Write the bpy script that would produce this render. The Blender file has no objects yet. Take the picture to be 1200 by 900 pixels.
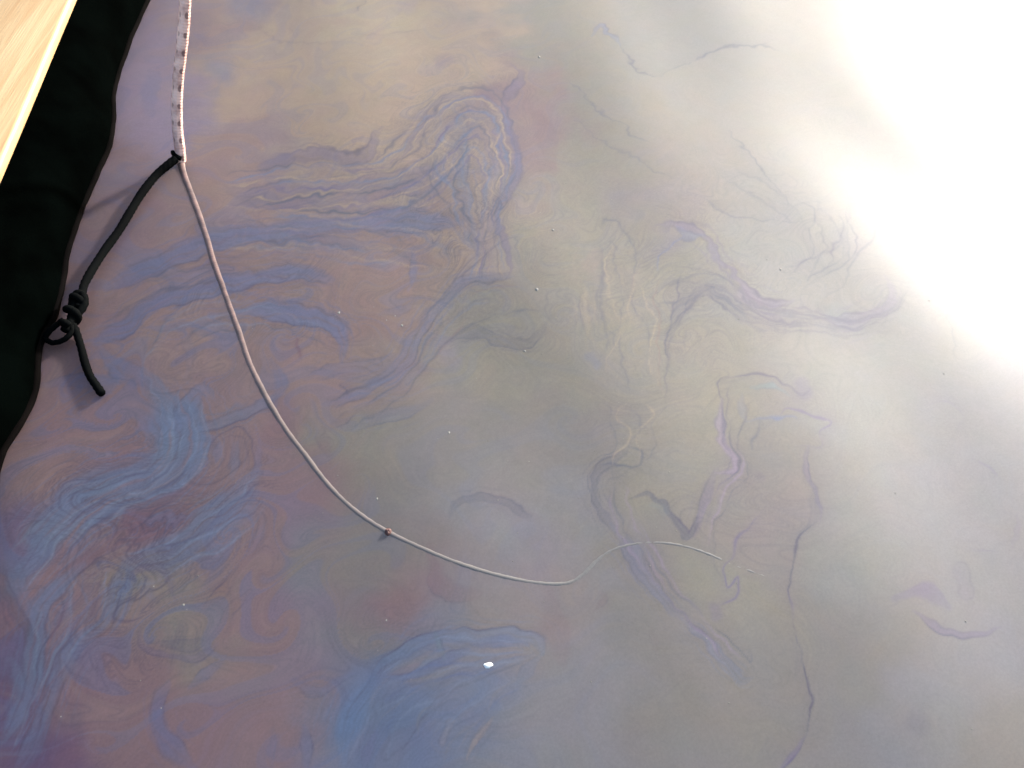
import bpy, bmesh, math, random
import numpy as np
from mathutils import Vector

# ------------------------------------------------------------------ camera, sky, sun
S = bpy.context.scene
H = 0.90                                   # camera height above the water, metres
PITCH = math.radians(54.0)                 # looking down
F = 930.0                                  # focal length in pixels of a 1200 x 900 picture
cam_d = bpy.data.cameras.new('camera')
cam = bpy.data.objects.new('camera', cam_d)
S.collection.objects.link(cam)
cam.location = (0, 0, H)
cam.rotation_euler = (math.pi / 2 - PITCH, 0, 0)
cam_d.sensor_width = 36.0
cam_d.lens = F / 1200.0 * 36.0
cam_d.clip_start = 0.02
cam_d.clip_end = 2000.0
S.camera = cam

SUN_EL, SUN_AZ = math.radians(15.5), math.radians(42.0)      # azimuth clockwise from +Y
W = bpy.data.worlds.new('World'); S.world = W; W.use_nodes = True
wn = W.node_tree.nodes; wl = W.node_tree.links
bg = wn['Background']
sky = wn.new('ShaderNodeTexSky'); sky.sky_type = 'NISHITA'; sky.sun_disc = False
sky.sun_elevation = SUN_EL; sky.sun_rotation = SUN_AZ
sky.air_density = 1.0; sky.dust_density = 2.6; sky.ozone_density = 1.0
bg.inputs['Strength'].default_value = 0.15
wl.new(sky.outputs['Color'], bg.inputs['Color'])
sun_d = bpy.data.lights.new('sun', 'SUN'); sun_d.energy = 4.0; sun_d.angle = math.radians(4.0)
sun_d.color = (1.0, 0.985, 0.97)
sun = bpy.data.objects.new('sun', sun_d); S.collection.objects.link(sun)
sdir = Vector((math.sin(SUN_AZ) * math.cos(SUN_EL), math.cos(SUN_AZ) * math.cos(SUN_EL), math.sin(SUN_EL)))
sun.rotation_euler = (-sdir).to_track_quat('-Z', 'Y').to_euler()
sun.location = sdir * 30
S.view_settings.view_transform = 'Standard'
S.view_settings.look = 'None'
S.view_settings.exposure = 1.80
S.view_settings.gamma = 1.0
S.render.engine = 'CYCLES'

C = S.collection
rng = random.Random(7)
SP, CP = math.sin(PITCH), math.cos(PITCH)


def at(px, py, z=0.0):
    """direction of a photo pixel, followed down to the height z"""
    u = (px - 600.0) / F; v = (450.0 - py) / F
    t = (H - z) / (SP - CP * v)
    return Vector((u * t, (CP + SP * v) * t, z))


# ------------------------------------------------------------------ small helpers
def tag(o, label=None, cat=None, group=None, kind=None):
    if label: o['label'] = label
    if cat: o['category'] = cat
    if group: o['group'] = group
    if kind: o['kind'] = kind
    return o


def empty(name, loc):
    o = bpy.data.objects.new(name, None); C.objects.link(o); o.location = loc
    o.empty_display_size = 0.05
    return o


def mesh_obj(name, verts, faces, mat, parent=None, smooth=True, uvs=None):
    me = bpy.data.meshes.new(name)
    if parent is not None:
        l = Vector(parent.location)
        verts = [Vector(v) - l for v in verts]
    me.from_pydata([tuple(v) for v in verts], [], faces)
    if smooth:
        me.polygons.foreach_set('use_smooth', [True] * len(me.polygons))
    if uvs is not None:
        ul = me.uv_layers.new(name='UVMap')
        for lp in me.loops:
            ul.data[lp.index].uv = uvs[lp.vertex_index]
    me.materials.append(mat)
    me.update()
    o = bpy.data.objects.new(name, me); C.objects.link(o)
    if parent is not None: o.parent = parent
    return o


def spline(pts, n=8):
    P = [Vector(p) for p in pts]
    out = []
    for i in range(len(P) - 1):
        p0 = P[i - 1] if i else P[0] * 2 - P[1]
        p1, p2 = P[i], P[i + 1]
        p3 = P[i + 2] if i + 2 < len(P) else P[-1] * 2 - P[-2]
        for k in range(n):
            t = k / n
            out.append(0.5 * ((2 * p1) + (p2 - p0) * t + (2 * p0 - 5 * p1 + 4 * p2 - p3) * t * t
                              + (3 * p1 - p0 - 3 * p2 + p3) * t ** 3))
    out.append(P[-1].copy())
    return out


def tube(path, rad, seg=14, flat=1.0, wob=None, caps=True):
    """verts, faces, uvs of a tube swept with a steady frame; u runs in metres"""
    n = len(path)
    if not callable(rad):
        r0 = rad; rad = lambda t: r0
    up = Vector((0, 0, 1))
    V, Fc, UV = [], [], []
    nrm = None; s = 0.0
    for i, p in enumerate(path):
        t = (path[min(i + 1, n - 1)] - path[max(i - 1, 0)]).normalized()
        if nrm is None:
            nrm = (up - t * up.dot(t))
            if nrm.length < 0.2: nrm = Vector((1, 0, 0)) - t * t.x
            nrm.normalize()
        else:
            nrm = (nrm - t * nrm.dot(t)).normalized()
        b = t.cross(nrm)
        if i: s += (p - path[i - 1]).length
        r = rad(i / (n - 1))
        for k in range(seg):
            a = 2 * math.pi * k / seg
            rr = r * (wob(s, a) if wob else 1.0)
            V.append(p + nrm * (math.cos(a) * rr * flat) + b * (math.sin(a) * rr))
            UV.append((s, k / seg))
    for i in range(n - 1):
        for k in range(seg):
            a, c = i * seg + k, i * seg + (k + 1) % seg
            Fc.append((a, c, c + seg, a + seg))
    if caps:
        Fc.append(tuple(range(seg - 1, -1, -1)))
        Fc.append(tuple((n - 1) * seg + k for k in range(seg)))
    return V, Fc, UV


def join(*parts):
    V, Fc, UV = [], [], []
    for v, f, u in parts:
        o = len(V); V += v; UV += u
        Fc += [tuple(i + o for i in q) for q in f]
    return V, Fc, UV


# ------------------------------------------------------------------ materials
def mat(name):
    m = bpy.data.materials.new(name); m.use_nodes = True
    nt = m.node_tree
    return m, nt, nt.nodes, nt.links, nt.nodes['Principled BSDF']


def ramp(nodes, stops):
    r = nodes.new('ShaderNodeValToRGB'); e = r.color_ramp.elements
    while len(e) < len(stops): e.new(0.5)
    for i, (p, c) in enumerate(stops):
        e[i].position = p; e[i].color = (*c, 1)
    return r


def film_material():
    m, nt, N, L, B = mat('oily_water')
    a = N.new('ShaderNodeAttribute'); a.attribute_name = 'film'
    tc = N.new('ShaderNodeTexCoord')
    n1 = N.new('ShaderNodeTexNoise'); n1.inputs['Scale'].default_value = 380; n1.inputs['Detail'].default_value = 4
    n1.inputs['Roughness'].default_value = 0.7
    L.new(tc.outputs['Object'], n1.inputs['Vector'])
    mr = N.new('ShaderNodeMapRange'); mr.inputs['From Min'].default_value = 0.3; mr.inputs['From Max'].default_value = 0.7
    mr.inputs['To Min'].default_value = 0.92; mr.inputs['To Max'].default_value = 1.08
    L.new(n1.outputs['Fac'], mr.inputs['Value'])
    g = N.new('ShaderNodeVectorMath'); g.operation = 'SCALE'
    L.new(a.outputs['Color'], g.inputs[0]); L.new(mr.outputs['Result'], g.inputs['Scale'])
    kd = N.new('ShaderNodeVectorMath'); kd.operation = 'SCALE'; kd.inputs['Scale'].default_value = 0.115
    L.new(g.outputs[0], kd.inputs[0]); L.new(kd.outputs[0], B.inputs['Base Color'])
    ks = N.new('ShaderNodeVectorMath'); ks.operation = 'SCALE'; ks.inputs['Scale'].default_value = 1.85
    L.new(g.outputs[0], ks.inputs[0]); L.new(ks.outputs[0], B.inputs['Specular Tint'])
    B.inputs['IOR'].default_value = 2.02
    B.inputs['Roughness'].default_value = 0.72
    m.node_tree.nodes['Principled BSDF'].subsurface_method = 'BURLEY'
    B.inputs['Subsurface Weight'].default_value = 1.0
    B.inputs['Subsurface Radius'].default_value = (1, 1, 1)
    B.inputs['Subsurface Scale'].default_value = 0.20
    B.inputs['Coat Weight'].default_value = 0.40
    B.inputs['Coat Roughness'].default_value = 0.42
    B.inputs['Coat IOR'].default_value = 1.45
    bp = N.new('ShaderNodeBump'); bp.inputs['Strength'].default_value = 0.02; bp.inputs['Distance'].default_value = 0.004
    n2 = N.new('ShaderNodeTexNoise'); n2.inputs['Scale'].default_value = 45; n2.inputs['Detail'].default_value = 5
    L.new(tc.outputs['Object'], n2.inputs['Vector'])
    L.new(n2.outputs['Fac'], bp.inputs['Height']); L.new(bp.outputs['Normal'], B.inputs['Normal'])
    return m


def wood_material(name, base, dark):
    m, nt, N, L, B = mat(name)
    tc = N.new('ShaderNodeTexCoord')
    mp = N.new('ShaderNodeMapping'); mp.inputs['Rotation'].default_value = (0, 0, -DOCK_A)
    mp.inputs['Scale'].default_value = (1, 0.05, 1)
    L.new(tc.outputs['Object'], mp.inputs['Vector'])
    n = N.new('ShaderNodeTexNoise'); n.inputs['Scale'].default_value = 42; n.inputs['Detail'].default_value = 8
    n.inputs['Roughness'].default_value = 0.6; n.inputs['Distortion'].default_value = 0.7
    L.new(mp.outputs['Vector'], n.inputs['Vector'])
    r = ramp(N, [(0.30, dark), (0.52, tuple((a + b) / 2 for a, b in zip(base, dark))), (0.66, base)])
    L.new(n.outputs['Fac'], r.inputs['Fac']); L.new(r.outputs['Color'], B.inputs['Base Color'])
    n2 = N.new('ShaderNodeTexNoise'); n2.inputs['Scale'].default_value = 300; n2.inputs['Detail'].default_value = 5
    L.new(mp.outputs['Vector'], n2.inputs['Vector'])
    bp = N.new('ShaderNodeBump'); bp.inputs['Strength'].default_value = 0.3; bp.inputs['Distance'].default_value = 0.002
    L.new(n2.outputs['Fac'], bp.inputs['Height']); L.new(bp.outputs['Normal'], B.inputs['Normal'])
    B.inputs['Roughness'].default_value = 0.6
    return m


def cloth_material(name, c1, c2, rough=0.9, spec=0.1, scale=900):
    m, nt, N, L, B = mat(name)
    tc = N.new('ShaderNodeTexCoord')
    n = N.new('ShaderNodeTexNoise'); n.inputs['Scale'].default_value = 14; n.inputs['Detail'].default_value = 6
    L.new(tc.outputs['Object'], n.inputs['Vector'])
    r = ramp(N, [(0.35, c1), (0.65, c2)])
    L.new(n.outputs['Fac'], r.inputs['Fac']); L.new(r.outputs['Color'], B.inputs['Base Color'])
    n2 = N.new('ShaderNodeTexNoise'); n2.inputs['Scale'].default_value = scale; n2.inputs['Detail'].default_value = 2
    L.new(tc.outputs['Object'], n2.inputs['Vector'])
    bp = N.new('ShaderNodeBump'); bp.inputs['Strength'].default_value = 0.5; bp.inputs['Distance'].default_value = 0.001
    L.new(n2.outputs['Fac'], bp.inputs['Height']); L.new(bp.outputs['Normal'], B.inputs['Normal'])
    B.inputs['Roughness'].default_value = rough
    B.inputs['Specular IOR Level'].default_value = spec
    return m


def rope_material(name, c1, c2, spot, pitch, rough=0.8, spots=True, fade=None):
    m, nt, N, L, B = mat(name)
    uv = N.new('ShaderNodeUVMap'); uv.uv_map = 'UVMap'  # u: metres along, v: turns round
    sx = N.new('ShaderNodeSeparateXYZ'); L.new(uv.outputs['UV'], sx.inputs[0])

    def mth(op, a, b=None):
        x = N.new('ShaderNodeMath'); x.operation = op
        for i, v in enumerate((a, b)):
            if v is None: continue
            if isinstance(v, (int, float)): x.inputs[i].default_value = v
            else: L.new(v, x.inputs[i])
        return x.outputs[0]
    # braid: two crossing helices give the relief
    u, v = sx.outputs[0], sx.outputs[1]
    k = 1.0 / pitch
    s1 = mth('SINE', mth('ADD', mth('MULTIPLY', u, 6.283 * k * 3), mth('MULTIPLY', v, 6.283 * 4)))
    s2 = mth('SINE', mth('SUBTRACT', mth('MULTIPLY', u, 6.283 * k * 3), mth('MULTIPLY', v, 6.283 * 4)))
    br = mth('MULTIPLY', s1, s2)
    bp = N.new('ShaderNodeBump'); bp.inputs['Strength'].default_value = 0.35 if spots else 0.08; bp.inputs['Distance'].default_value = 0.0015
    L.new(br, bp.inputs['Height']); L.new(bp.outputs['Normal'], B.inputs['Normal'])
    tc = N.new('ShaderNodeTexCoord')
    n = N.new('ShaderNodeTexNoise'); n.inputs['Scale'].default_value = 60; n.inputs['Detail'].default_value = 6
    L.new(tc.outputs['Object'], n.inputs['Vector'])
    r = ramp(N, [(0.35, c2), (0.62, c1)])
    L.new(n.outputs['Fac'], r.inputs['Fac'])
    col = r.outputs['Color']
    if spots:
        # tracer yarn showing as a dark stitch once per braid pitch, on four sides, staggered
        fu = mth('SUBTRACT', mth('FRACT', mth('ADD', mth('MULTIPLY', u, k), mth('MULTIPLY', mth('FLOOR', mth('MULTIPLY', v, 4)), 0.5))), 0.5)
        v = mth('ADD', v, 0.16)
        fv = mth('SUBTRACT', mth('FRACT', mth('MULTIPLY', v, 4)), 0.5)
        fu = mth('ADD', fu, mth('MULTIPLY', mth('SUBTRACT', n.outputs['Fac'], 0.5), 0.3))
        d = mth('ADD', mth('POWER', mth('ABSOLUTE', mth('MULTIPLY', fu, 5.5)), 2), mth('POWER', mth('ABSOLUTE', mth('MULTIPLY', fv, 3.4)), 2))
        mask = N.new('ShaderNodeMapRange'); mask.inputs['From Min'].default_value = 0.55; mask.inputs['From Max'].default_value = 1.1
        mask.inputs['To Min'].default_value = 0.7; mask.inputs['To Max'].default_value = 0
        L.new(d, mask.inputs['Value'])
        mx = N.new('ShaderNodeMix'); mx.data_type = 'RGBA'
        L.new(mask.outputs['Result'], mx.inputs['Factor'])
        L.new(col, mx.inputs[6]); mx.inputs[7].default_value = (*spot, 1)
        col = mx.outputs[2]
    if fade:                                   # haze of murky water painted in: sunken end blends to the water's lit tone
        fm = N.new('ShaderNodeMapRange'); fm.inputs['From Min'].default_value = fade[0]; fm.inputs['From Max'].default_value = fade[1]
        L.new(u, fm.inputs['Value'])
        fx = N.new('ShaderNodeMix'); fx.data_type = 'RGBA'; L.new(fm.outputs['Result'], fx.inputs['Factor'])
        L.new(col, fx.inputs[6]); fx.inputs[7].default_value = (*fade[2], 1); col = fx.outputs[2]
    L.new(col, B.inputs['Base Color'])
    B.inputs['Roughness'].default_value = rough
    B.inputs['Specular IOR Level'].default_value = 0.3
    return m


# direction in which the dock edge runs, from its vanishing point in the photograph
_u, _v = (438 - 600) / F, (450 + 850) / F
DOCK = Vector((_u, CP + SP * _v, 0)).normalized()
DOCK_A = math.atan2(DOCK.y, DOCK.x) - math.pi / 2
SIDE = Vector((DOCK.y, -DOCK.x, 0))                      # from the dock out over the water


def swell(x, y):
    """height of the slow swell on the water"""
    s = np.sin if isinstance(x, np.ndarray) else math.sin
    a = 0.86 * x + 0.51 * y
    b = 0.97 * x + 0.22 * y
    c = 0.35 * x - 0.93 * y
    return (0.0011 * s(a * 15.0 + 0.6 + 0.7 * s(c * 4.0)) + 0.0007 * s(b * 24.0 + 2.1 + 0.8 * s(c * 6.0 + 1))
            + 0.0006 * s(c * 13.0 + 0.4))


# ------------------------------------------------------------------ the oil film on the water
def _hash(ix, iy, seed):
    h = (ix.astype(np.int64) * 374761393 + iy.astype(np.int64) * 668265263 + seed * 974634777) & 0x7fffffff
    h = ((h ^ (h >> 13)) * 1274126177) & 0x7fffffff
    return ((h ^ (h >> 16)) & 0xffff).astype(np.float32) / 65535.0


def perlin(x, y, seed=0):
    x0 = np.floor(x); y0 = np.floor(y)
    fx = (x - x0).astype(np.float32); fy = (y - y0).astype(np.float32)
    ux = fx * fx * fx * (fx * (fx * 6 - 15) + 10); uy = fy * fy * fy * (fy * (fy * 6 - 15) + 10)
    r = []
    for dx in (0, 1):
        for dy in (0, 1):
            a = _hash(x0 + dx, y0 + dy, seed) * (2 * math.pi)
            r.append(np.cos(a) * (fx - dx) + np.sin(a) * (fy - dy))
    a = r[0] + ux * (r[2] - r[0]); b = r[1] + ux * (r[3] - r[1])
    return (a + uy * (b - a)) * 1.5


def fbm(x, y, seed=0, octv=4, gain=0.5):
    o = np.zeros(x.shape, np.float32); a = 1.0
    for i in range(octv):
        o += a * perlin(x * 2.03 ** i, y * 2.03 ** i, seed + i * 17); a *= gain
    return o


def srgb(c):
    c = np.asarray(c, np.float32) / 255.0
    return np.where(c <= 0.04045, c / 12.92, ((c + 0.055) / 1.055) ** 2.4)


# interference colours of the film (TAN, SAND, LILAC, PALE, MIST lifted: missing glare put into the colour)
MAUVE, PINK, ROSE = (164, 134, 137), (180, 150, 143), (148, 112, 126)
TAN, SAND, OLIVE = (208, 182, 156), (210, 190, 160), (164, 158, 143)
GREY, PALE, LILAC = (153, 147, 142), (158, 157, 153), (176, 158, 182)
BLUE, STEEL, SKYB = (118, 134, 178), (130, 146, 178), (126, 152, 190)
PURP, VIOLET, CYAN = (134, 122, 156), (122, 100, 134), (136, 162, 168)
TERRA, SLATE, INK = (164, 134, 126), (106, 109, 130), (98, 95, 124)

MIST, BLUSH = (157, 154, 157), (161, 150, 148)

# which film colour lies where, away from the bands (photo pixel, colour)
REGIONS = [
    (170, 90, LILAC), (175, 150, LILAC), (160, 220, MAUVE), (110, 300, MAUVE), (60, 500, MAUVE), (140, 500, MAUVE),
    (30, 560, PINK), (260, 30, PINK), (270, 110, TAN), (330, 60, TAN), (440, 40, SAND), (420, 110, TAN), (300, 170, PINK),
    (230, 230, PINK), (270, 310, TERRA), (210, 390, PINK), (400, 170, TAN), (480, 90, TAN), (560, 60, TAN),
    (640, 30, OLIVE), (630, 160, MAUVE), (660, 200, OLIVE), (610, 110, MAUVE), (700, 170, OLIVE), (690, 90, OLIVE),
    (760, 60, PALE), (860, 40, PALE), (420, 300, PINK), (500, 290, TERRA), (560, 300, TAN), (630, 300, OLIVE),
    (700, 280, OLIVE), (430, 380, TERRA), (380, 420, PINK), (560, 380, OLIVE), (570, 420, OLIVE), (640, 420, OLIVE),
    (720, 400, OLIVE), (780, 240, BLUSH), (800, 300, OLIVE), (900, 300, PALE), (940, 200, PALE), (1000, 120, PALE),
    (480, 540, GREY), (560, 500, GREY), (420, 520, OLIVE), (340, 520, MAUVE), (320, 580, MAUVE), (290, 640, MAUVE),
    (360, 660, GREY), (450, 640, GREY), (460, 700, MAUVE), (590, 640, MIST), (640, 720, BLUSH), (600, 700, BLUSH),
    (560, 570, MIST), (660, 600, MIST), (700, 520, GREY), (740, 560, OLIVE), (780, 640, GREY), (760, 740, GREY),
    (700, 800, MIST), (660, 860, MIST), (800, 820, GREY), (830, 480, OLIVE), (900, 540, GREY), (910, 620, BLUSH),
    (860, 700, OLIVE), (1000, 480, PALE), (1000, 640, PALE), (1010, 740, GREY), (900, 860, GREY), (1060, 840, MIST),
    (1100, 600, MIST), (1150, 750, MIST), (1100, 400, PALE), (1150, 500, MIST), (1080, 200, PALE), (1180, 880, GREY),
    (60, 690, MAUVE), (20, 620, PURP), (20, 780, VIOLET), (60, 880, VIOLET), (120, 780, MAUVE), (170, 850, MAUVE),
    (150, 820, MAUVE), (230, 740, GREY), (210, 710, OLIVE), (240, 850, MAUVE), (300, 760, MAUVE), (330, 850, MAUVE),
    (280, 700, MAUVE), (390, 760, GREY), (180, 620, ROSE), (330, 720, MAUVE), (500, 820, STEEL), (580, 850, MIST), (480, 870, STEEL), (440, 830, STEEL), (560, 815, STEEL),
    (420, 870, STEEL), (540, 790, MIST),
]

# bands and threads of other thickness: (photo points, width, colour, strength, lamination)
STROKES = [
    # soft lilac pools beside the rope
    ([(168, 20), (175, 40)], 22, LILAC, .8, 0), ([(285, 2), (300, 6)], 16, BLUE, .6, 0), ([(232, 25), (228, 45)], 16, PURP, .5, 0),
    ([(252, 82), (262, 90)], 15, BLUE, .7, 0), ([(236, 128), (240, 140)], 15, LILAC, .7, 0), ([(180, 85), (172, 130)], 22, BLUE, .5, 0),
    # long arcs
    ([(128, 334), (180, 311), (225, 295), (262, 281), (325, 270), (400, 263), (470, 258), (540, 262)], 11, BLUE, .70, 2),
    ([(330, 282), (380, 285), (440, 284)], 6, BLUE, .5, 1),
    ([(108, 404), (150, 380), (168, 364), (205, 350), (255, 336), (312, 325), (352, 320), (390, 330)], 10, BLUE, .70, 2),
    ([(330, 318), (365, 322)], 14, BLUE, .6, 0),
    ([(272, 364), (325, 366), (367, 373), (392, 384), (404, 402), (400, 425)], 10, BLUE, .75, 2),
    ([(235, 385), (262, 392), (272, 412)], 20, BLUE, .6, 1), ([(300, 398), (335, 402)], 16, BLUE, .45, 1),
    ([(318, 420), (330, 450), (318, 475)], 12, BLUE, .5, 1),
    ([(112, 402), (128, 424), (152, 436), (170, 452)], 11, BLUE, .6, 1), ([(48, 450), (130, 445), (165, 452)], 5, BLUE, .5, 0),
    ([(215, 385), (222, 410), (216, 440)], 9, BLUE, .35, 1),
    # the river
    ([(165, 440), (184, 458), (200, 480), (212, 508), (205, 536), (178, 558), (130, 576), (88, 598), (52, 628), (32, 662), (18, 690)], 24, STEEL, .95, 2),
    ([(205, 470), (215, 500), (195, 540)], 15, SKYB, .5, 2),
    ([(70, 608), (45, 640)], 26, STEEL, .8, 2), ([(10, 650), (30, 700), (40, 720)], 20, STEEL, .6, 2),
    ([(205, 505), (222, 476), (234, 458), (250, 462)], 11, STEEL, .8, 2),
    ([(215, 510), (245, 498), (275, 486), (305, 476), (335, 462)], 5, STEEL, .8, 1),
    ([(208, 472), (206, 490), (212, 505)], 1.6, INK, .7, 0),
    ([(236, 512), (232, 540), (206, 566), (170, 589), (142, 600), (130, 624), (98, 642), (78, 660), (62, 690)], 2, STEEL, .7, 0),
    ([(222, 566), (190, 580), (160, 600), (140, 636), (108, 652), (82, 672), (66, 690), (52, 706)], 9, ROSE, .8, 1),
    ([(300, 555), (275, 590), (245, 608), (225, 632), (190, 652), (150, 660)], 20, STEEL, .75, 2),
    ([(274, 518), (270, 560)], 9, STEEL, .8, 1), ([(305, 520), (295, 565)], 8, BLUE, .6, 1),
    ([(240, 548), (250, 516), (272, 504), (290, 518), (292, 545), (282, 562)], 4, TERRA, .6, 0),
    # streams at the foot of the picture
    ([(155, 655), (142, 690), (122, 728), (92, 752), (74, 784), (58, 832), (36, 884), (20, 905)], 9, STEEL, .85, 2),
    ([(98, 664), (70, 690), (48, 712), (44, 748), (38, 790), (24, 836), (2, 872)], 12, STEEL, .8, 2),
    ([(88, 690), (82, 712), (62, 735)], 9, SKYB, .6, 1),
    ([(0, 664), (14, 700), (30, 735), (42, 770)], 6, SLATE, .7, 2), ([(0, 700), (20, 740)], 4, ROSE, .5, 1),
    ([(12, 770), (22, 800), (10, 830)], 12, STEEL, .55, 1), ([(0, 790), (2, 820)], 9, VIOLET, .8, 0),
    ([(118, 700), (105, 740)], 7, ROSE, .6, 1), ([(70, 760), (54, 800)], 5, ROSE, .6, 1), ([(80, 790), (84, 780)], 9, TERRA, .6, 0),
    ([(50, 890), (66, 880)], 14, VIOLET, .6, 0), ([(75, 895), (85, 880)], 12, ROSE, .7, 0), ([(88, 830), (95, 868)], 9, SLATE, .6, 1),
    ([(140, 755), (125, 765), (110, 800)], 9, PURP, .5, 1), ([(160, 660), (150, 700), (128, 745)], 4, STEEL, .7, 1),
    ([(155, 690), (162, 672), (185, 668), (200, 684), (204, 705)], 4, PURP, .6, 1),
    ([(162, 738), (168, 758), (192, 768), (230, 768), (258, 755)], 4, PURP, .55, 1), ([(175, 750), (215, 756), (245, 748)], 7, SLATE, .5, 1),
    ([(280, 664), (262, 690), (240, 712)], 6, TERRA, .7, 0), ([(292, 690), (268, 715), (258, 742)], 6, TERRA, .5, 0),
    ([(270, 640), (255, 670), (235, 690)], 7, BLUE, .4, 1), ([(310, 600), (300, 630), (285, 655)], 7, BLUE, .35, 1),
    ([(262, 775), (240, 790), (222, 802)], 8, BLUE, .7, 0), ([(196, 800), (182, 826), (190, 858), (212, 882), (230, 900)], 11, BLUE, .55, 1),
    ([(170, 690), (176, 700)], 8, BLUE, .5, 0),
    # blue pool
    ([(436, 796), (452, 774), (484, 758), (515, 746), (560, 747), (600, 742), (628, 745), (637, 766)], 7, SKYB, .75, 1),
    ([(560, 755), (600, 750), (622, 752)], 9, BLUE, .9, 0),
    ([(452, 796), (490, 788), (520, 774), (556, 762)], 5, BLUE, .8, 0), ([(636, 765), (618, 785), (606, 800)], 8, SKYB, .5, 0),
    ([(440, 797), (420, 824), (407, 852), (402, 900)], 14, SKYB, .7, 2), ([(470, 812), (520, 822), (575, 800)], 30, STEEL, .7, 1),
    ([(465, 850), (500, 880), (490, 905)], 40, STEEL, .35, 1), ([(540, 850), (580, 830)], 24, STEEL, .5, 1),
    ([(508, 742), (516, 758), (522, 772)], 3.5, CYAN, .8, 0), ([(462, 790), (488, 778), (506, 764)], 5, PINK, .6, 0),
    ([(575, 842), (556, 866), (546, 890)], 4, TAN, .6, 1), ([(528, 842), (520, 870)], 4, TAN, .4, 1),
    ([(358, 852), (360, 900)], 7, BLUE, .7, 0), ([(340, 796), (368, 812), (392, 802), (420, 790)], 6, BLUE, .45, 1),
    ([(322, 850), (316, 900)], 6, BLUE, .45, 1), ([(436, 860), (425, 900)], 9, PURP, .5, 0),
    # folds in the middle
    ([(600, 324), (560, 328), (540, 330), (524, 348), (500, 374), (482, 404), (472, 424), (450, 442), (424, 458), (380, 472)], 7, BLUE, .65, 2),
    ([(486, 292), (484, 320), (476, 340)], 6, BLUE, .8, 0), ([(445, 368), (470, 360), (490, 350)], 6, BLUE, .5, 1),
    ([(415, 505), (440, 491), (478, 484), (505, 470)], 8, BLUE, .45, 1), ([(355, 440), (400, 432), (440, 430), (466, 416)], 7, BLUE, .5, 1),
    ([(520, 408), (535, 396), (562, 390), (592, 400), (618, 402), (640, 380)], 5, SLATE, .5, 2), ([(522, 402), (528, 425)], 9, LILAC, .6, 0),
    ([(385, 500), (420, 480), (425, 475)], 5, TERRA, .5, 0), ([(345, 395), (352, 415)], 3, ROSE, .7, 0), ([(398, 450), (406, 460)], 2, INK, .7, 0),
    ([(385, 540), (380, 500)], 8, ROSE, .4, 0), ([(490, 428), (502, 432)], 6, ROSE, .5, 0),
    # fan above
    ([(305, 192), (325, 188), (350, 182), (385, 183), (412, 190), (428, 178), (438, 158), (448, 150)], 8, PURP, .8, 1),
    ([(308, 195), (335, 186)], 9, BLUE, .5, 0), ([(270, 240), (330, 236), (390, 222), (450, 206), (500, 197), (520, 188)], 5, PURP, .6, 2),
    ([(260, 222), (330, 224), (420, 236), (480, 222), (515, 222)], 8, PURP, .5, 2), ([(420, 240), (470, 238), (512, 240)], 5, SAND, .8, 0),
    ([(440, 215), (490, 210)], 8, STEEL, .5, 2),
    ([(545, 104), (516, 116), (500, 140), (480, 165), (462, 192)], 4, PURP, .5, 2),
    ([(520, 110), (504, 140), (496, 170), (490, 195)], 3, SLATE, .6, 2), ([(520, 180), (518, 200), (508, 232)], 8, BLUE, .7, 2),
    ([(526, 170), (542, 150)], 8, CYAN, .45, 2), ([(546, 165), (540, 195), (546, 235), (552, 275), (566, 305)], 7, STEEL, .7, 2),
    ([(572, 178), (578, 205), (572, 235)], 7, BLUE, .65, 2), ([(590, 170), (598, 200), (592, 224)], 5, SLATE, .6, 2),
    ([(600, 76), (611, 88), (602, 104), (590, 124), (594, 146), (604, 164), (608, 196), (604, 216), (588, 236), (582, 262), (594, 286), (598, 312), (592, 326)], 4, PURP, .8, 0),
    ([(604, 164), (608, 196), (604, 216)], 4, BLUE, .5, 0), ([(585, 240), (578, 268)], 7, BLUE, .55, 1), ([(512, 300), (530, 292), (548, 296)], 6, STEEL, .55, 2),
    ([(555, 100), (585, 120), (610, 140)], 12, MAUVE, .6, 0), ([(615, 120), (640, 160), (650, 200)], 16, ROSE, .30, 0),
    ([(516, 74), (526, 68)], 6, PURP, .7, 0), ([(428, 0), (418, 12)], 3, SLATE, .7, 0), ([(482, 2), (475, 10)], 7, LILAC, .6, 0),
    ([(230, 30), (290, 28), (330, 50), (390, 48), (460, 40), (500, 30)], 2, INK, .22, 1), ([(340, 30), (350, 45)], 2, INK, .2, 1),
    # threads in the bright water
    ([(690, 42), (700, 31), (714, 40), (728, 56)], 4, BLUE, .8, 0),
    ([(728, 56), (746, 80), (772, 88), (790, 78), (822, 68), (848, 55), (890, 54), (916, 62)], 1.6, SLATE, .75, 0),
    ([(668, 94), (700, 124), (732, 148), (762, 168)], 2, SLATE, .5, 0), ([(660, 130), (700, 160), (740, 186), (800, 215)], 1.5, SLATE, .35, 0),
    ([(856, 156), (885, 190), (912, 222), (932, 248), (941, 262)], 2, SLATE, .7, 0), ([(868, 200), (900, 220), (925, 240)], 1.6, SLATE, .6, 0),
    ([(941, 262), (905, 258), (850, 248), (820, 232)], 1.3, SLATE, .5, 0), ([(850, 210), (900, 240), (936, 264)], 1.3, SLATE, .35, 0),
    ([(768, 262), (786, 265), (812, 268), (832, 284), (850, 310), (872, 338), (892, 353), (912, 358), (930, 352)], 4.5, PURP, .9, 1),
    ([(790, 268), (806, 276), (828, 276)], 6, BLUE, .85, 0), ([(798, 276), (784, 284), (773, 298), (769, 318)], 2.6, BLUE, .8, 0),
    ([(982, 262), (984, 290), (974, 308), (950, 322), (942, 340), (940, 362)], 1.6, SLATE, .6, 2), ([(992, 262), (992, 292), (982, 312), (956, 326)], 1.4, SLATE, .4, 0),
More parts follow.
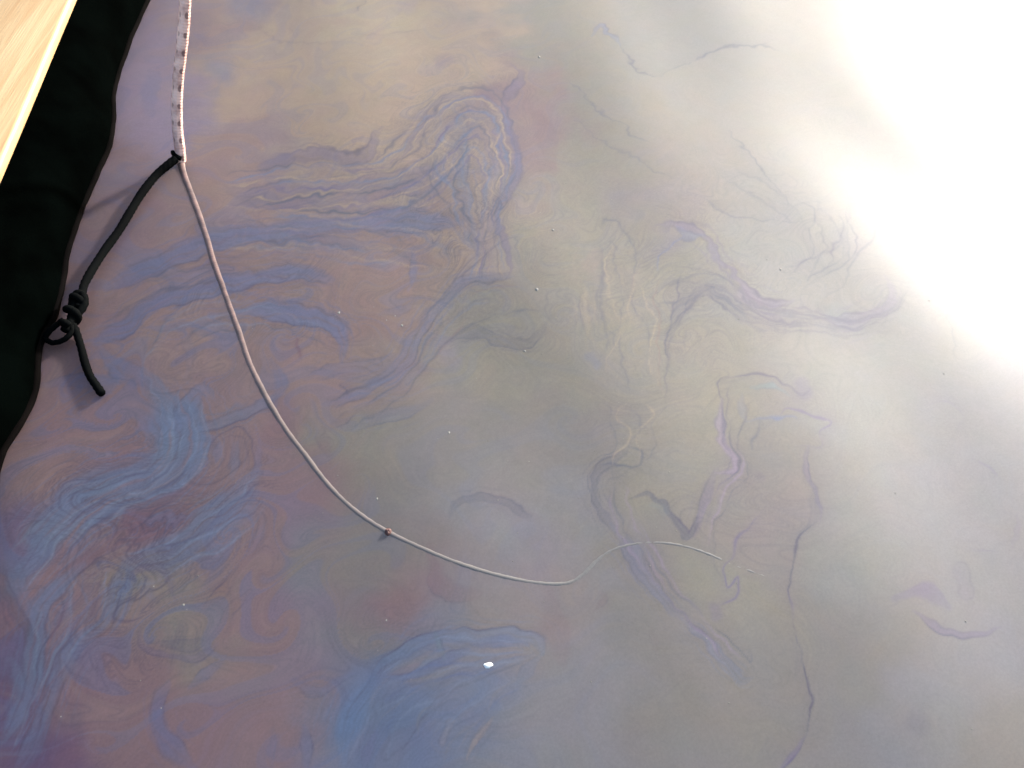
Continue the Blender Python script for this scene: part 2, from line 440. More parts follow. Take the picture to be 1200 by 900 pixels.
    ([(790, 312), (830, 316), (858, 332), (880, 356), (920, 366), (962, 366), (1002, 376), (1040, 368), (1064, 344)], 1.8, INK, .5, 0),
    ([(808, 340), (830, 334), (850, 346), (872, 362), (920, 376), (962, 372), (1000, 384), (1030, 380)], 1.8, INK, .5, 0),
    ([(812, 352), (838, 348), (858, 366), (890, 380), (940, 382)], 1.8, INK, .45, 0), ([(866, 342), (886, 354)], 5, LILAC, .8, 0),
    ([(1040, 326), (1047, 344), (1032, 364), (1000, 376), (968, 374)], 6, PURP, .7, 1), ([(980, 364), (990, 370)], 7, CYAN, .4, 0),
    ([(1076, 252), (1082, 276), (1070, 298), (1078, 316), (1092, 330)], 3, PURP, .6, 0), ([(1120, 420), (1110, 370), (1088, 340)], 1.3, SLATE, .3, 0),
    ([(796, 312), (800, 344), (786, 376), (781, 420), (780, 470)], 1.5, INK, .6, 0), ([(772, 330), (772, 430), (776, 462)], 1.5, TERRA, .5, 0),
    ([(840, 336), (816, 340), (808, 368), (790, 384)], 1.6, INK, .55, 0), ([(806, 376), (802, 415), (796, 440)], 1.4, INK, .3, 0),
    ([(704, 268), (716, 258), (728, 266), (738, 284), (742, 322)], 3, SLATE, .7, 0), ([(706, 290), (704, 340), (708, 400), (700, 430)], 3, SLATE, .4, 1),
    ([(690, 312), (700, 300)], 7, PINK, .6, 1), ([(690, 420), (700, 432)], 4, BLUE, .5, 0), ([(686, 330), (690, 400)], 6, SAND, .5, 1),
    ([(746, 300), (745, 340), (748, 380)], 2, INK, .3, 1),
    ([(790, 232), (812, 240)], 12, BLUSH, .5, 0),
    # folded patch right of the middle
    ([(846, 470), (842, 448), (862, 441), (890, 440), (908, 442), (926, 452), (942, 461), (950, 452)], 2.2, INK, .8, 0), ([(942, 450), (944, 459)], 7, PURP, .9, 0),
    ([(866, 462), (866, 482), (872, 494)], 6, BLUE, .85, 0), ([(880, 456), (905, 454), (928, 462)], 4, CYAN, .8, 0), ([(872, 494), (900, 490), (932, 488)], 3, BLUE, .8, 0),
    ([(890, 492), (886, 510), (882, 526)], 3, SLATE, .7, 0), ([(844, 470), (842, 505), (850, 525), (862, 540), (862, 555), (838, 552)], 4, LILAC, .9, 0),
    ([(840, 548), (828, 566), (822, 592), (814, 630)], 6, PURP, .7, 1), ([(838, 562), (880, 572)], 1.6, SLATE, .5, 0),
    ([(914, 486), (924, 479), (950, 484), (976, 494), (960, 506), (960, 524), (938, 522)], 2, PURP, .8, 0),
    ([(944, 524), (943, 548), (950, 574), (960, 600), (960, 612)], 3.5, PURP, .65, 0), ([(950, 560), (952, 610), (938, 626)], 8, SLATE, .3, 0),
    ([(958, 612), (940, 626), (932, 652), (928, 690), (925, 722), (931, 754), (940, 786), (950, 814), (952, 838), (946, 862), (932, 884), (918, 904)], 2, INK, .75, 0),
    ([(928, 690), (926, 726)], 2.5, PURP, .7, 0), ([(944, 864), (930, 884), (916, 904)], 3.6, PURP, .9, 0),
    ([(890, 602), (880, 616), (866, 632), (862, 656)], 3.2, PURP, .8, 1), ([(862, 656), (850, 668), (854, 690), (866, 678), (862, 702), (836, 714)], 2, PURP, .8, 0), ([(836, 712), (838, 724)], 4, PURP, .8, 0),
    ([(840, 620), (838, 660), (846, 680)], 2, SLATE, .5, 1), ([(888, 560), (892, 566)], 4, VIOLET, .5, 0), ([(904, 600), (906, 650)], 14, BLUSH, .6, 0),
    ([(740, 522), (720, 540), (702, 548), (692, 566), (704, 598), (722, 622)], 5, SLATE, .6, 2), ([(704, 545), (730, 546), (748, 544), (752, 530), (738, 524)], 3, SLATE, .8, 1),
    ([(716, 612), (740, 644), (756, 672), (776, 696), (800, 724)], 7, BLUE, .55, 2), ([(800, 724), (830, 756), (852, 778), (872, 796), (886, 796)], 4, STEEL, .7, 2),
    ([(838, 736), (862, 758), (880, 780), (876, 760)], 2, SLATE, .7, 2), ([(738, 583), (756, 579), (776, 590), (792, 612), (806, 630), (818, 600)], 3.4, SLATE, .85, 0),
    ([(765, 590), (780, 600)], 5, CYAN, .4, 0), ([(700, 690), (708, 700), (694, 718)], 4, ROSE, .6, 1), ([(764, 735), (768, 765)], 7, ROSE, .3, 0),
    ([(1050, 700), (1080, 692), (1110, 710)], 16, PURP, .7, 0), ([(1068, 716), (1096, 736), (1124, 742), (1172, 738)], 3.5, PURP, .75, 0),
    ([(1128, 668), (1136, 692)], 8, PURP, .45, 0), ([(1094, 474), (1110, 470), (1124, 482), (1122, 500)], 2, PURP, .5, 0), ([(1138, 640), (1168, 646)], 1.8, PURP, .5, 0),
    ([(1070, 845), (1078, 850)], 10, SLATE, .4, 0), ([(1150, 540), (1170, 555)], 1.5, PURP, .4, 0), ([(1195, 600), (1190, 640)], 5, PURP, .4, 0),
    ([(640, 690), (650, 735), (660, 775)], 20, ROSE, .25, 0), ([(590, 590), (640, 640), (625, 680)], 24, PURP, .2, 1), ([(525, 610), (545, 585), (590, 585), (625, 612)], 4, SLATE, .5, 1),
    ([(500, 640), (520, 690), (560, 700)], 12, ROSE, .35, 0), ([(740, 600), (720, 640)], 8, OLIVE, .4, 0),
]


# sheaves of nested threads, drawn between two edge threads: (edge, edge, count, colours, strength)
LIGHT = (158, 174, 200)
FAMILIES = [
    ([(402, 896), (424, 830), (470, 796), (560, 772), (625, 760)], [(545, 900), (556, 862), (590, 828), (612, 800), (634, 772)], 14, (LIGHT, SLATE, MIST, BLUE, STEEL), .30),
    ([(262, 222), (330, 240), (420, 250), (500, 262), (560, 290)], [(270, 300), (340, 300), (420, 310), (480, 320), (540, 330)], 9, (SLATE, TAN, STEEL), .38),
    ([(690, 470), (720, 500), (705, 540)], [(790, 470), (770, 520), (750, 560)], 5, (SLATE, SAND), .3),
    ([(250, 204), (330, 188), (420, 188), (470, 160), (505, 120), (550, 98), (590, 114), (604, 160), (608, 200), (590, 240), (588, 280), (598, 322)],
     [(330, 262), (420, 258), (490, 250), (525, 225), (540, 195), (552, 182), (562, 195), (566, 230), (560, 260), (556, 285), (550, 310), (540, 332)], 15, (SLATE, STEEL, PURP, TAN), .60),
    ([(490, 150), (500, 190), (520, 240), (548, 290)], [(590, 150), (596, 190), (574, 240), (566, 290)], 9, (SLATE, STEEL, TAN), .5),
    ([(772, 300), (790, 306), (830, 312), (860, 328), (884, 352), (920, 362), (962, 362), (1002, 372), (1042, 362), (1064, 336)],
     [(782, 440), (788, 398), (806, 374), (815, 345), (838, 348), (860, 370), (892, 386), (940, 390), (1000, 394), (1050, 386)], 9, (INK, SLATE), .34),
    ([(704, 262), (700, 330), (704, 400), (696, 450)], [(760, 300), (764, 360), (772, 420), (776, 468)], 6, (SLATE, SAND), .35),
    ([(936, 236), (950, 262), (946, 290), (920, 314)], [(1014, 240), (1018, 280), (1000, 312), (970, 348)], 7, (SLATE, INK), .45),
    ([(165, 440), (185, 470), (190, 510), (180, 540), (140, 562), (80, 578), (45, 608), (15, 645)],
     [(240, 470), (240, 520), (230, 545), (200, 570), (140, 602), (95, 645), (65, 690), (45, 720)], 14, (LIGHT, INK, STEEL, LIGHT, MAUVE), .55),
    ([(30, 690), (40, 740), (30, 800), (0, 860)], [(158, 655), (140, 705), (95, 755), (60, 830), (32, 895)], 11, (ROSE, LIGHT, STEEL, INK), .5),
    ([(300, 555), (262, 590), (225, 620), (150, 650)], [(312, 600), (280, 625), (240, 655), (160, 690)], 7, (LIGHT, INK, STEEL), .45),
    ([(128, 334), (225, 295), (325, 270), (470, 258)], [(108, 404), (205, 350), (312, 325), (402, 335)], 7, (PURP, TERRA, SLATE), .32),
    ([(150, 420), (200, 372), (290, 350), (380, 360)], [(190, 450), (240, 400), (310, 385), (400, 420)], 6, (LIGHT, SLATE), .35),
    ([(436, 796), (484, 758), (560, 747), (634, 748)], [(440, 850), (500, 805), (570, 785), (628, 776)], 8, (LIGHT, BLUE, MIST), .38),
    ([(600, 324), (540, 332), (500, 372), (470, 424), (380, 470)], [(640, 372), (580, 372), (530, 404), (490, 450), (415, 503)], 7, (SLATE, STEEL, TERRA), .35),
    ([(700, 548), (712, 604), (770, 690), (860, 786)], [(745, 545), (752, 610), (800, 690), (884, 792)], 6, (SLATE, LILAC), .40),
    ([(840, 446), (842, 505), (860, 545), (825, 570), (812, 635)], [(872, 470), (868, 520), (880, 560), (846, 590), (836, 660)], 5, (INK, LILAC), .45),
]


def nested(a, b, n, cols, st):
    def even(p):
        q = spline([(x, y, 0) for x, y in p], 8)
        L = [0.0]
        for i in range(1, len(q)): L.append(L[-1] + (q[i] - q[i - 1]).length)
        out = []
        for k in range(14):
            t = L[-1] * k / 13
            i = max(j for j in range(len(L)) if L[j] <= t + 1e-9); i = min(i, len(q) - 2)
            f = (t - L[i]) / max(L[i + 1] - L[i], 1e-9)
            out.append(q[i].lerp(q[i + 1], f))
        return out
    A, B = even(a), even(b); r = random.Random(len(a) * 31 + n); out = []
    for k in range(n):
        t = (k + r.uniform(.15, .85)) / n
        s0, s1 = sorted((r.uniform(0, .35), r.uniform(.6, 1.0)))
        if r.random() < .4: s0, s1 = 0, 1
        i0, i1 = int(s0 * 13), max(int(s1 * 13), int(s0 * 13) + 4)
        ts = [t + .10 * math.sin(i * .8 + k * 1.9) / max(1, n / 7) for i in range(14)]
        pts = [(A[i].x + (B[i].x - A[i].x) * ts[i], A[i].y + (B[i].y - A[i].y) * ts[i]) for i in range(i0, min(i1, 13) + 1)]
        out.append((pts, r.uniform(1.3, 2.6), cols[k % len(cols)], min(.95, st * r.uniform(.85, 1.5)), 0))
    return out


for _f in FAMILIES:
    STROKES += nested(*_f)

SAT = 1.02                                 # how pale the weathered film is


def stir(X, Y, seed, steps, dt, lam, amp):
    """where each point of the film came from: carried back through slow eddies, so that anything
    laid out there is drawn into long, folded threads"""
    r = np.random.RandomState(seed)
    modes = []
    for l in lam:
        for _ in range(4):
            a = r.uniform(0, 2 * math.pi); k = 2 * math.pi / (l * r.uniform(.8, 1.25))
            modes.append((k * math.cos(a), k * math.sin(a), r.uniform(0, 6.28), l))
    x = X.astype(np.float32).copy(); y = Y.astype(np.float32).copy()
    for _ in range(steps):
        vx = np.zeros_like(x); vy = np.zeros_like(x)
        for kx, ky, ph, l in modes:
            c = np.cos(np.float32(kx) * x + np.float32(ky) * y + np.float32(ph))
            kk = math.hypot(kx, ky)
            vx += (l ** .35 * ky / kk) * c; vy -= (l ** .35 * kx / kk) * c
        x -= (dt * amp) * vx; y -= (dt * amp) * vy
    return x, y


def film_colour(X, Y):
    """film colour at points of the water plane; X, Y float64 arrays"""
    # the same points as photo pixels, in which the bands were traced
    fwd = np.maximum(Y * CP + H * SP, 0.12)
    PX = 600.0 + F * X / fwd
    PY = 450.0 - F * (Y * SP - H * CP) / fwd
    cx, cy = X * 100.0, Y * 100.0              # centimetres, for the noise
    w1x = fbm(cx / 11, cy / 11, 3, 2, .4); w1y = fbm(cx / 11, cy / 11, 31, 2, .4)
    w2x = fbm(cx / 3.4, cy / 3.4, 57, 2, .45); w2y = fbm(cx / 3.4, cy / 3.4, 91, 2, .45)
    w3 = perlin(cx / 1.5, cy / 1.5, 93)
    ax = PX + 5 * w1x + 3.4 * w2x + 2.1 * w3; ay = PY + 4 * w1y + 3.0 * w2y - 1.8 * w3        # eddied coordinates
    bx = PX + 40 * w1x + 12 * w2x; by = PY + 36 * w1y + 10 * w2y
    G = lambda x0, y0, sx, sy: np.exp(-(((PX - x0) / sx) ** 2 + ((PY - y0) / sy) ** 2))
    zone = G(545, 215, 85, 110) + .95 * G(150, 620, 190, 190) + .5 * G(900, 340, 170, 60) + .55 * G(360, 330, 210, 100) \
        + .32 * G(760, 380, 90, 140) + .25 * G(900, 240, 120, 70) + .35 * G(480, 820, 120, 90) + .22 * G(850, 600, 130, 140) + .16
    zone = np.clip(zone, 0, 1).astype(np.float32)
    amp = .015 * (.45 + .75 * zone)
    ux, uy = stir(X, Y, 5, 11, 1.0, (.34, .17, .09), amp)
    ux = ux * 100; uy = uy * 100
    T = fbm(ux / 9, uy / 9, 23, 2, .45)                      # film thickness
    T2 = fbm(ux / 6 + 4, uy / 14, 29, 2, .45)
    # colour lying at each place
    col = np.zeros(X.shape + (3,), np.float32); wt = np.full(X.shape, 1e-7, np.float32)
    col += srgb(GREY) * 1e-7
    for px, py, c in REGIONS:
        d2 = (bx - px) ** 2 + (by - py) ** 2
        w = (1.0 / (d2 + 1500.0) ** 1.8).astype(np.float32)
        w[...] *= 1e6
        col += w[..., None] * srgb(c); wt += w
    col /= wt[..., None]
    del bx, by
    # drawn-out folds of thicker (blue) and thinner (warm) film
    act = np.clip(1.25 - (PX - 80) / 640, .12, 1.0).astype(np.float32)
    act = act * np.clip(.35 + .9 * zone, 0, 1)
    bl = np.clip((T - .12) / .16, 0, 1) * act * .36
    col += bl[..., None] * (srgb(BLUE) - col)
    wa = np.clip((-T - .18) / .2, 0, 1) * act * .22
    col += wa[..., None] * (srgb(MAUVE) - col)
    gd = np.clip((T2 - .22) / .2, 0, 1) * act * .10
    col += gd[..., None] * (srgb(SAND) - col)

    def contour(v, n, wdt):
        f = v * n; f = np.abs(f - np.floor(f) - .5)
        g = np.hypot(np.gradient(v, axis=1), np.gradient(v, axis=0)) * n       # keep threads of even width
        return np.exp(-(f / np.clip(g * wdt, .02, .40)) ** 2) * np.clip(.55 / (g * wdt + 1e-4), 0, 1).clip(0, 1)
    come = np.clip(.55 + 1.1 * fbm(cx / 13, cy / 13, 77, 2), 0, 1)
    th = contour(T, 5.0, 1.1).astype(np.float32) * come
    th2 = contour(T2, 6.0, .9).astype(np.float32) * np.clip(1.1 - come, 0, 1)
    th3 = contour(T + .35 * T2, 12.0, .8).astype(np.float32) * zone * come
    # traced bands and threads
    sh = col.shape
    colf = col.reshape(-1, 3); axf = ax.ravel(); ayf = ay.ravel()
    pxf = PX.ravel(); pyf = PY.ravel(); Tf = T.ravel(); w2f = w2x.ravel(); w1f = w1x.ravel()
    for si, (pts, wd, c, st, lam) in enumerate(STROKES):
        pl = np.array([(p.x, p.y) for p in spline([(a, b, 0) for a, b in pts], 4)])
        r = wd * 2.6 + 26
        sel = np.nonzero((pxf > pl[:, 0].min() - r) & (pxf < pl[:, 0].max() + r) &
                         (pyf > pl[:, 1].min() - r) & (pyf < pl[:, 1].max() + r))[0]
        if not len(sel): continue
        x = axf[sel]; y = ayf[sel]
        best = np.full(len(sel), 1e9); along = np.zeros(len(sel)); side = np.zeros(len(sel))
        acc = 0.0
        for i in range(len(pl) - 1):
            a, b = pl[i], pl[i + 1]; d = b - a; ll = math.hypot(*d) + 1e-9
            t = np.clip(((x - a[0]) * d[0] + (y - a[1]) * d[1]) / ll ** 2, 0, 1)
            ex, ey = x - a[0] - t * d[0], y - a[1] - t * d[1]
            dd = ex * ex + ey * ey
            m = dd < best
            best = np.where(m, dd, best); along = np.where(m, acc + t * ll, along)
            side = np.where(m, np.sign(d[0] * ey - d[1] * ex), side)
            acc += ll
        if acc < 40 and wd > 3.9: st = st * .6
        d = np.sqrt(best)
        tt = along / max(acc, 1e-6)
        endf = np.clip(np.minimum(tt, 1 - tt) * acc / (wd * 2.2 + 14), 0, 1) if acc > 30 else np.ones(len(sel))
        v1 = .5 + .5 * np.sin(along / 23.0 + si * 1.7 + 2 * w1f[sel])        # slow change along the band
        if wd < 3.4:
            # a single thread that comes and goes, with a faint film edge on one side
            ww = max(wd * .62, 1.2) * (.55 + .45 * endf) * (.8 + .5 * v1)
            k = np.exp(-(d / ww) ** 2) * np.clip(.55 + .6 * v1 + .5 * w2f[sel], .25, 1)
            edge = np.exp(-d / 7.0) * (side * (1 if si % 2 else -1) > 0) * .22
            k = np.maximum(k, edge) * st * (.4 + .6 * endf); dark = None
        else:
            ww = wd * (.30 + .70 * endf) * (.8 + .4 * v1 + .25 * w1f[sel])
            ww = np.maximum(ww, wd * .3)
            soft = np.where(side * (1 if si % 2 else -1) > 0, 1.1, .5)
            if lam == 0 and acc < 40: soft = np.full(len(sel), 1.5)
            fill = np.clip((1 + soft * .5 - d / ww) / soft, 0, 1); fill = fill * fill * (3 - 2 * fill)
            k = fill * st * (.62 if wd <= 9 else 1); dark = None
            if acc > 30: k = k * (.4 + .6 * endf)
            if lam or wd > 5:
                # the band is a sheaf of threads
                per = 7.5 if lam < 2 else 5.6
                ph = (d * side) / per + .8 * w1f[sel] + .45 * w2f[sel] + .35 * np.sin(along / 31.0 + si)
                f1 = np.abs(ph - np.floor(ph) - .5)
                line = np.exp(-(f1 / .17) ** 2)
                ph2 = ph * .53 + .3; f2 = np.abs(ph2 - np.floor(ph2) - .5); line2 = np.exp(-(f2 / .12) ** 2)
                vis = np.clip(.5 + .9 * np.sin(along / 17.0 + np.floor(ph) * 2.4 + si), 0, 1)
                env = np.exp(-(d / (ww * 1.9 + 6)) ** 2) * endf * st
                amt = (.3, .7, 1.0)[lam]
                k = k * (1 - .45 * amt * line2) * (1 - .12 * amt)
                k = np.maximum(k, env * line * vis * amt * .8)
                dark = 1 - env * amt * (.15 * line * (1 - vis) + .12 * line2)
        colf[sel] += (k[:, None] * (srgb(c) - colf[sel])).astype(np.float32)
        if 3.4 <= wd <= 12 and acc > 25:           # crisp rim where the film thickens
            hard = np.where(side * (1 if si % 2 else -1) < 0, 1.0, .5)
            rim = np.exp(-((d - ww * .95) / 1.25) ** 2) * hard * np.clip(.35 + .8 * v1, 0, 1) * endf * min(1, st + .15) * .62
            colf[sel] += (rim[:, None] * (srgb(INK) - colf[sel])).astype(np.float32)
        if dark is not None: colf[sel] *= dark[:, None].astype(np.float32)
    col = colf.reshape(sh)
    # threads drawn out by the eddies run over everything
    k = (.48 * zone * th)[..., None]
    col += k * (srgb(INK) * .93 - col)
    k = (.40 * zone * th2)[..., None]
    col += k * (srgb(SLATE) * .95 - col)
    col *= (1 - .13 * zone * th3)[..., None]
    lam = np.sin(2 * math.pi * (T * 9 + T2 * 5)).astype(np.float32)
    col *= 1 + (.035 * zone * lam)[..., None] * np.array([1.15, .9, .75], np.float32)
    # slight unevenness of the weathered film
    gr2 = fbm(cx / 3.5, cy / 3.5, 301, 2, .5)
    gr = fbm(cx / .9, cy / .9, 201, 2, .6) * np.clip(.5 + G(670, 340, 200, 200), 0, 1)
    col *= (1 + .03 * gr2 + .035 * gr)[..., None]
    col[..., 0] *= 1 + .03 * fbm(cx / 5, cy / 5, 401, 2, .5)
    col[..., 2] *= 1 + .04 * fbm(cx / 6, cy / 6, 501, 2, .5)
    lum = col @ np.array([.3, .6, .1], np.float32)
    col = lum[..., None] + SAT * (col - lum[..., None])
    return np.clip(col, .01, .8)


def graded(lo, hi, far_lo, far_hi, inner):
    a = list(inner)
    for end, step0, sgn, lim in ((a[0], a[1] - a[0], -1, far_lo), (a[-1], a[-1] - a[-2], 1, far_hi)):
        p, st, ext = end, step0, []
        while (p - lim) * sgn < 0:
            st *= 1.35; p += sgn * st; ext.append(p)
        ext[-1] = lim
        a = ext[::-1] + a if sgn < 0 else a + ext
    return np.array(a)


def build_water():
    sc = H / 0.9
    xi = np.arange(-0.80, 1.20, 0.0017) * sc
    yi = [0.13]
    while yi[-1] < 1.70:
        yi.append(yi[-1] + 0.0013 + 0.0014 * (yi[-1] - .13))
    yi = np.array(yi) * sc
    xs = graded(0, 0, -600, 600, xi); ys = graded(0, 0, -600, 600, yi)
    X, Y = np.meshgrid(xs, ys)
    col = film_colour(X, Y)
    far = np.exp(-(np.maximum(np.hypot(X, Y) - 3, 0)) / 4)
    Z = swell(X, Y) * far
    ny, nx = X.shape
    me = bpy.data.meshes.new('water')
    co = np.stack([X, Y, Z], -1).astype(np.float32).reshape(-1)
    me.vertices.add(nx * ny); me.vertices.foreach_set('co', co)
    i = np.arange(nx - 1)[None, :] + np.arange(ny - 1)[:, None] * nx
    q = np.stack([i, i + 1, i + nx + 1, i + nx], -1).reshape(-1).astype(np.int32)
    nf = len(q) // 4
    me.loops.add(nf * 4); me.loops.foreach_set('vertex_index', q)
    me.polygons.add(nf)
    me.polygons.foreach_set('loop_start', np.arange(0, nf * 4, 4, dtype=np.int32))
    me.polygons.foreach_set('use_smooth', np.ones(nf, bool))
    me.update(calc_edges=True)
    at_ = me.attributes.new('film', 'FLOAT_COLOR', 'POINT')
    rgba = np.ones((nx * ny, 4), np.float32); rgba[:, :3] = col.reshape(-1, 3)
    at_.data.foreach_set('color', rgba.reshape(-1))
    me.materials.append(film_material())
    o = bpy.data.objects.new('water', me); C.objects.link(o)
    tag(o, 'harbour water covered by a swirling iridescent oil film', kind='structure')
    print('water verts', nx * ny)


build_water()

# ------------------------------------------------------------------ the dock
WOOD_Z = 0.13
k0 = at(90, 0, WOOD_Z - .018); k1 = at(0, 220, WOOD_Z - .018)
lat = 0.5 * (k0.dot(SIDE) + k1.dot(SIDE))               # where the board's edge lies
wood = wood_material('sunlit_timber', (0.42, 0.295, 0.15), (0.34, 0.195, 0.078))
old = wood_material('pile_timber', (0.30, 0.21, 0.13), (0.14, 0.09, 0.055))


def board(name, l0, l1, a0, a1, z0, z1, m, parent, bev=0.006):
    """board along the dock between two side offsets, with eased edges"""
    prof = [(l0 + bev, z0), (l1 - bev, z0)]
    for k in range(5):
        t = -math.pi / 2 + math.pi / 2 * k / 4
        prof.append((l1 - bev + bev * math.cos(t), z0 + bev + bev * math.sin(t)))
    for k in range(5):
        t = math.pi / 2 * k / 4
        prof.append((l1 - bev + bev * math.cos(t), z1 - bev + bev * math.sin(t)))
    for k in range(5):
        t = math.pi / 2 + math.pi / 2 * k / 4
        prof.append((l0 + bev + bev * math.cos(t), z1 - bev + bev * math.sin(t)))
    prof.append((l0, z0 + bev))
    n = len(prof); V, Fc = [], []
    st = 24
    r = random.Random(hash(name) % 97 + int(l0 * 1000))
    for i in range(st + 1):
        a = a0 + (a1 - a0) * i / st
        wv = 0.0012 * math.sin(a * 3.1 + l0 * 9) + r.uniform(-.0004, .0004)
        for l, z in prof:
            V.append(SIDE * (l + wv) + DOCK * a + Vector((0, 0, z)))
    for i in range(st):
        for k in range(n):
            a, b = i * n + k, i * n + (k + 1) % n
            Fc.append((a, a + n, b + n, b))
    Fc.append(tuple(range(n))); Fc.append(tuple(st * n + k for k in range(n - 1, -1, -1)))
    o = mesh_obj(name, V, Fc, m, parent)
    me = o.data
    bm = bmesh.new(); bm.from_mesh(me); bmesh.ops.recalc_face_normals(bm, faces=bm.faces); bm.to_mesh(me); bm.free()
    return o


dock = empty('timber_dock', SIDE * (lat - .3) + DOCK * 1.0)
tag(dock, 'pale sunlit timber dock edge above the black sheet', 'dock')
l = lat
for i in range(4):
    board('plank', l - 0.22, l, -1.2, 3.6, WOOD_Z - 0.020, WOOD_Z, wood, dock)
    l -= 0.226
for a in (-.8, .4, 1.6, 2.8):
    # bearers under the planks, across the dock
    V, Fc = [], []
    for sgn in (0, 1):
        for dl, dz in ((-.70, -.10), (-.03, -.10), (-.03, -.0195), (-.70, -.0195)):
            V.append(SIDE * (lat + dl) + DOCK * (a + .06 * sgn) + Vector((0, 0, WOOD_Z + dz)))
    Fc = [(0, 1, 2, 3), (7, 6, 5, 4), (0, 4, 5, 1), (1, 5, 6, 2), (2, 6, 7, 3), (3, 7, 4, 0)]
    mesh_obj('bearer', V, Fc, old, dock, smooth=False)
# floats that carry the dock
for a in (-.55, 1.9):
    V, Fc = [], []
    for sgn in (0, 1):
        for dl, z in ((-.66, -.12), (-.08, -.12), (-.06, WOOD_Z - .1005), (-.68, WOOD_Z - .1005)):
            V.append(SIDE * (lat + dl) + DOCK * (a + .8 * sgn) + Vector((0, 0, z)))
    mesh_obj('float', V, [(0, 1, 2, 3), (7, 6, 5, 4), (0, 4, 5, 1), (1, 5, 6, 2), (2, 6, 7, 3), (3, 7, 4, 0)], old, dock, smooth=False)

# ------------------------------------------------------------------ black sheet along the dock
HEM_PX = [(176, 0), (159, 37), (147, 70), (139, 95), (136, 117), (136, 145), (131, 172), (119, 200), (108, 223), (98, 247),
          (89, 271), (81, 300), (77, 325), (73, 347), (66, 372), (54, 394), (49, 415), (47, 440), (44, 462), (33, 489),
          (19, 511), (8, 529), (2, 550), (-2, 580), (-12, 620), (-18, 660), (-34, 700), (-44, 750), (-66, 800), (-80, 860), (-104, 930)]
HR = 0.0052
hem_line = []
p0 = at(176, 0, HR)
for k in range(7, 0, -1):                                 # further along, beyond the picture
    hem_line.append(p0 + DOCK * (0.22 * k) + SIDE * (0.012 * math.sin(k * 2.2)))
for px, py in HEM_PX:
    p = at(px, py, HR)
    hem_line.append(p - SIDE * HR + Vector((0, 0, swell(p.x, p.y))))
hem_path = spline(hem_line, 5)
black = cloth_material('black_canvas', (0.0001, 0.0002, 0.00016), (0.0003, 0.0006, 0.0005), 1.0, .002)
hemm = cloth_material('black_hem', (0.0009, 0.0007, 0.0007), (0.0022, 0.0017, 0.0016), .9, .01)
skirt = empty('canvas_skirt', hem_path[len(hem_path) // 2].copy())
tag(skirt, 'black canvas sheet with a wavy rolled hem hanging from the dock to the water', 'canvas sheet')
V, Fc, UV = [], [], []
rows = 16
for i, p in enumerate(hem_path):
    s = p.dot(DOCK)
    top = SIDE * (lat - 0.012) + DOCK * s + Vector((0, 0, WOOD_Z - 0.018))
    for j in range(rows + 1):
        t = j / rows
        q = p.lerp(top, t)
        # the cloth bellies out and folds a little
        q = q + SIDE * (0.014 * math.sin(math.pi * t) + 0.005 * math.sin(s * 31 + 2.5 * t) * math.sin(math.pi * min(1, t * 1.1))) \
            + Vector((0, 0, .010 * math.sin(math.pi * t)))
        V.append(q); UV.append((s, t))
for i in range(len(hem_path) - 1):
    for j in range(rows):
        a = i * (rows + 1) + j; b = a + rows + 1
        Fc.append((a, b, b + 1, a + 1))
sheet = mesh_obj('sheet', V, Fc, black, skirt)
sm = sheet.modifiers.new('thickness', 'SOLIDIFY'); sm.thickness = 0.0012
tv = tube(hem_path, HR, 10, wob=lambda s, a: 1 + .10 * math.sin(s * 60 + a) + .05 * math.sin(s * 145))
hem = mesh_obj('hem', tv[0], tv[1], hemm, skirt)
ridge = [p + Vector((0, 0, .0052)) - SIDE * .0066 for p in hem_path]
tv = tube(ridge, .0017, 6)
seam = mesh_obj('hem_seam', tv[0], tv[1], cloth_material('hem_seam_thread', (0.008, 0.006, 0.005), (0.018, 0.013, 0.011), .8, .03), skirt)

seam.parent = hem

# ------------------------------------------------------------------ mooring rope
ROPE_R = 0.0088
def rope_pt(px, py, depth):                              # point at a depth along the lens axis
    u = (px - 600.0) / F; v = (450.0 - py) / F
    return Vector((u * depth, (CP + SP * v) * depth, H - (SP - CP * v) * depth))

# above the water: enters at pixel (211, 188) and comes nearer to the lens as it climbs
entry = at(211, 189, 0.002)
d0 = H / (SP - CP * (450 - 189) / F)
air = [(211, 176, .99), (208, 150, .975), (207.5, 120, .957), (209, 90, .94), (212.5, 60, .922), (215.5, 30, .905), (217, 0, .888), (219, -30, .872)]
up_pts = [rope_pt(px, py, d0 * k) for px, py, k in air]
POST = SIDE * (lat - 0.11) + DOCK * 2.35                 # where the rope is made fast, beyond the picture
post_top = 0.78
tie_z = 0.62
e = up_pts[-1]
tie = Vector((POST.x + .05, POST.y - .045, tie_z))
mid1 = e + (up_pts[-1] - up_pts[-3]).normalized() * 0.10
dry = [entry + Vector((0, 0, -.006))] + up_pts + [mid1, mid1.lerp(tie, .45) + Vector((.02, -.02, -.02)), tie]
dry_path = spline(dry, 8)
rope = empty('mooring_rope', entry)
tag(rope, 'white braided rope with dark flecks dipping into the oily water', 'rope')
rope_white = rope_material('white_braid', (0.70, 0.45, 0.385), (0.42, 0.24, 0.21), (0.06, 0.025, 0.03), 0.030)
tv = tube(dry_path, ROPE_R, 20, wob=lambda s, a: 1 + .025 * math.sin(s * 420 + 3 * a))
mesh_obj('rope_line', tv[0], tv[1], rope_white, rope, uvs=tv[2])
# turns round the post
turns = []
for k in range(0, 66):
    a = -.75 + k * .30
    turns.append(Vector((POST.x + .067 * math.cos(a), POST.y + .067 * math.sin(a), tie_z - .02 + k * .0011 * 1.0)))
tv = tube([tie] + turns, ROPE_R, 12)
mesh_obj('rope_turn', tv[0], tv[1], rope_white, rope, uvs=tv[2])

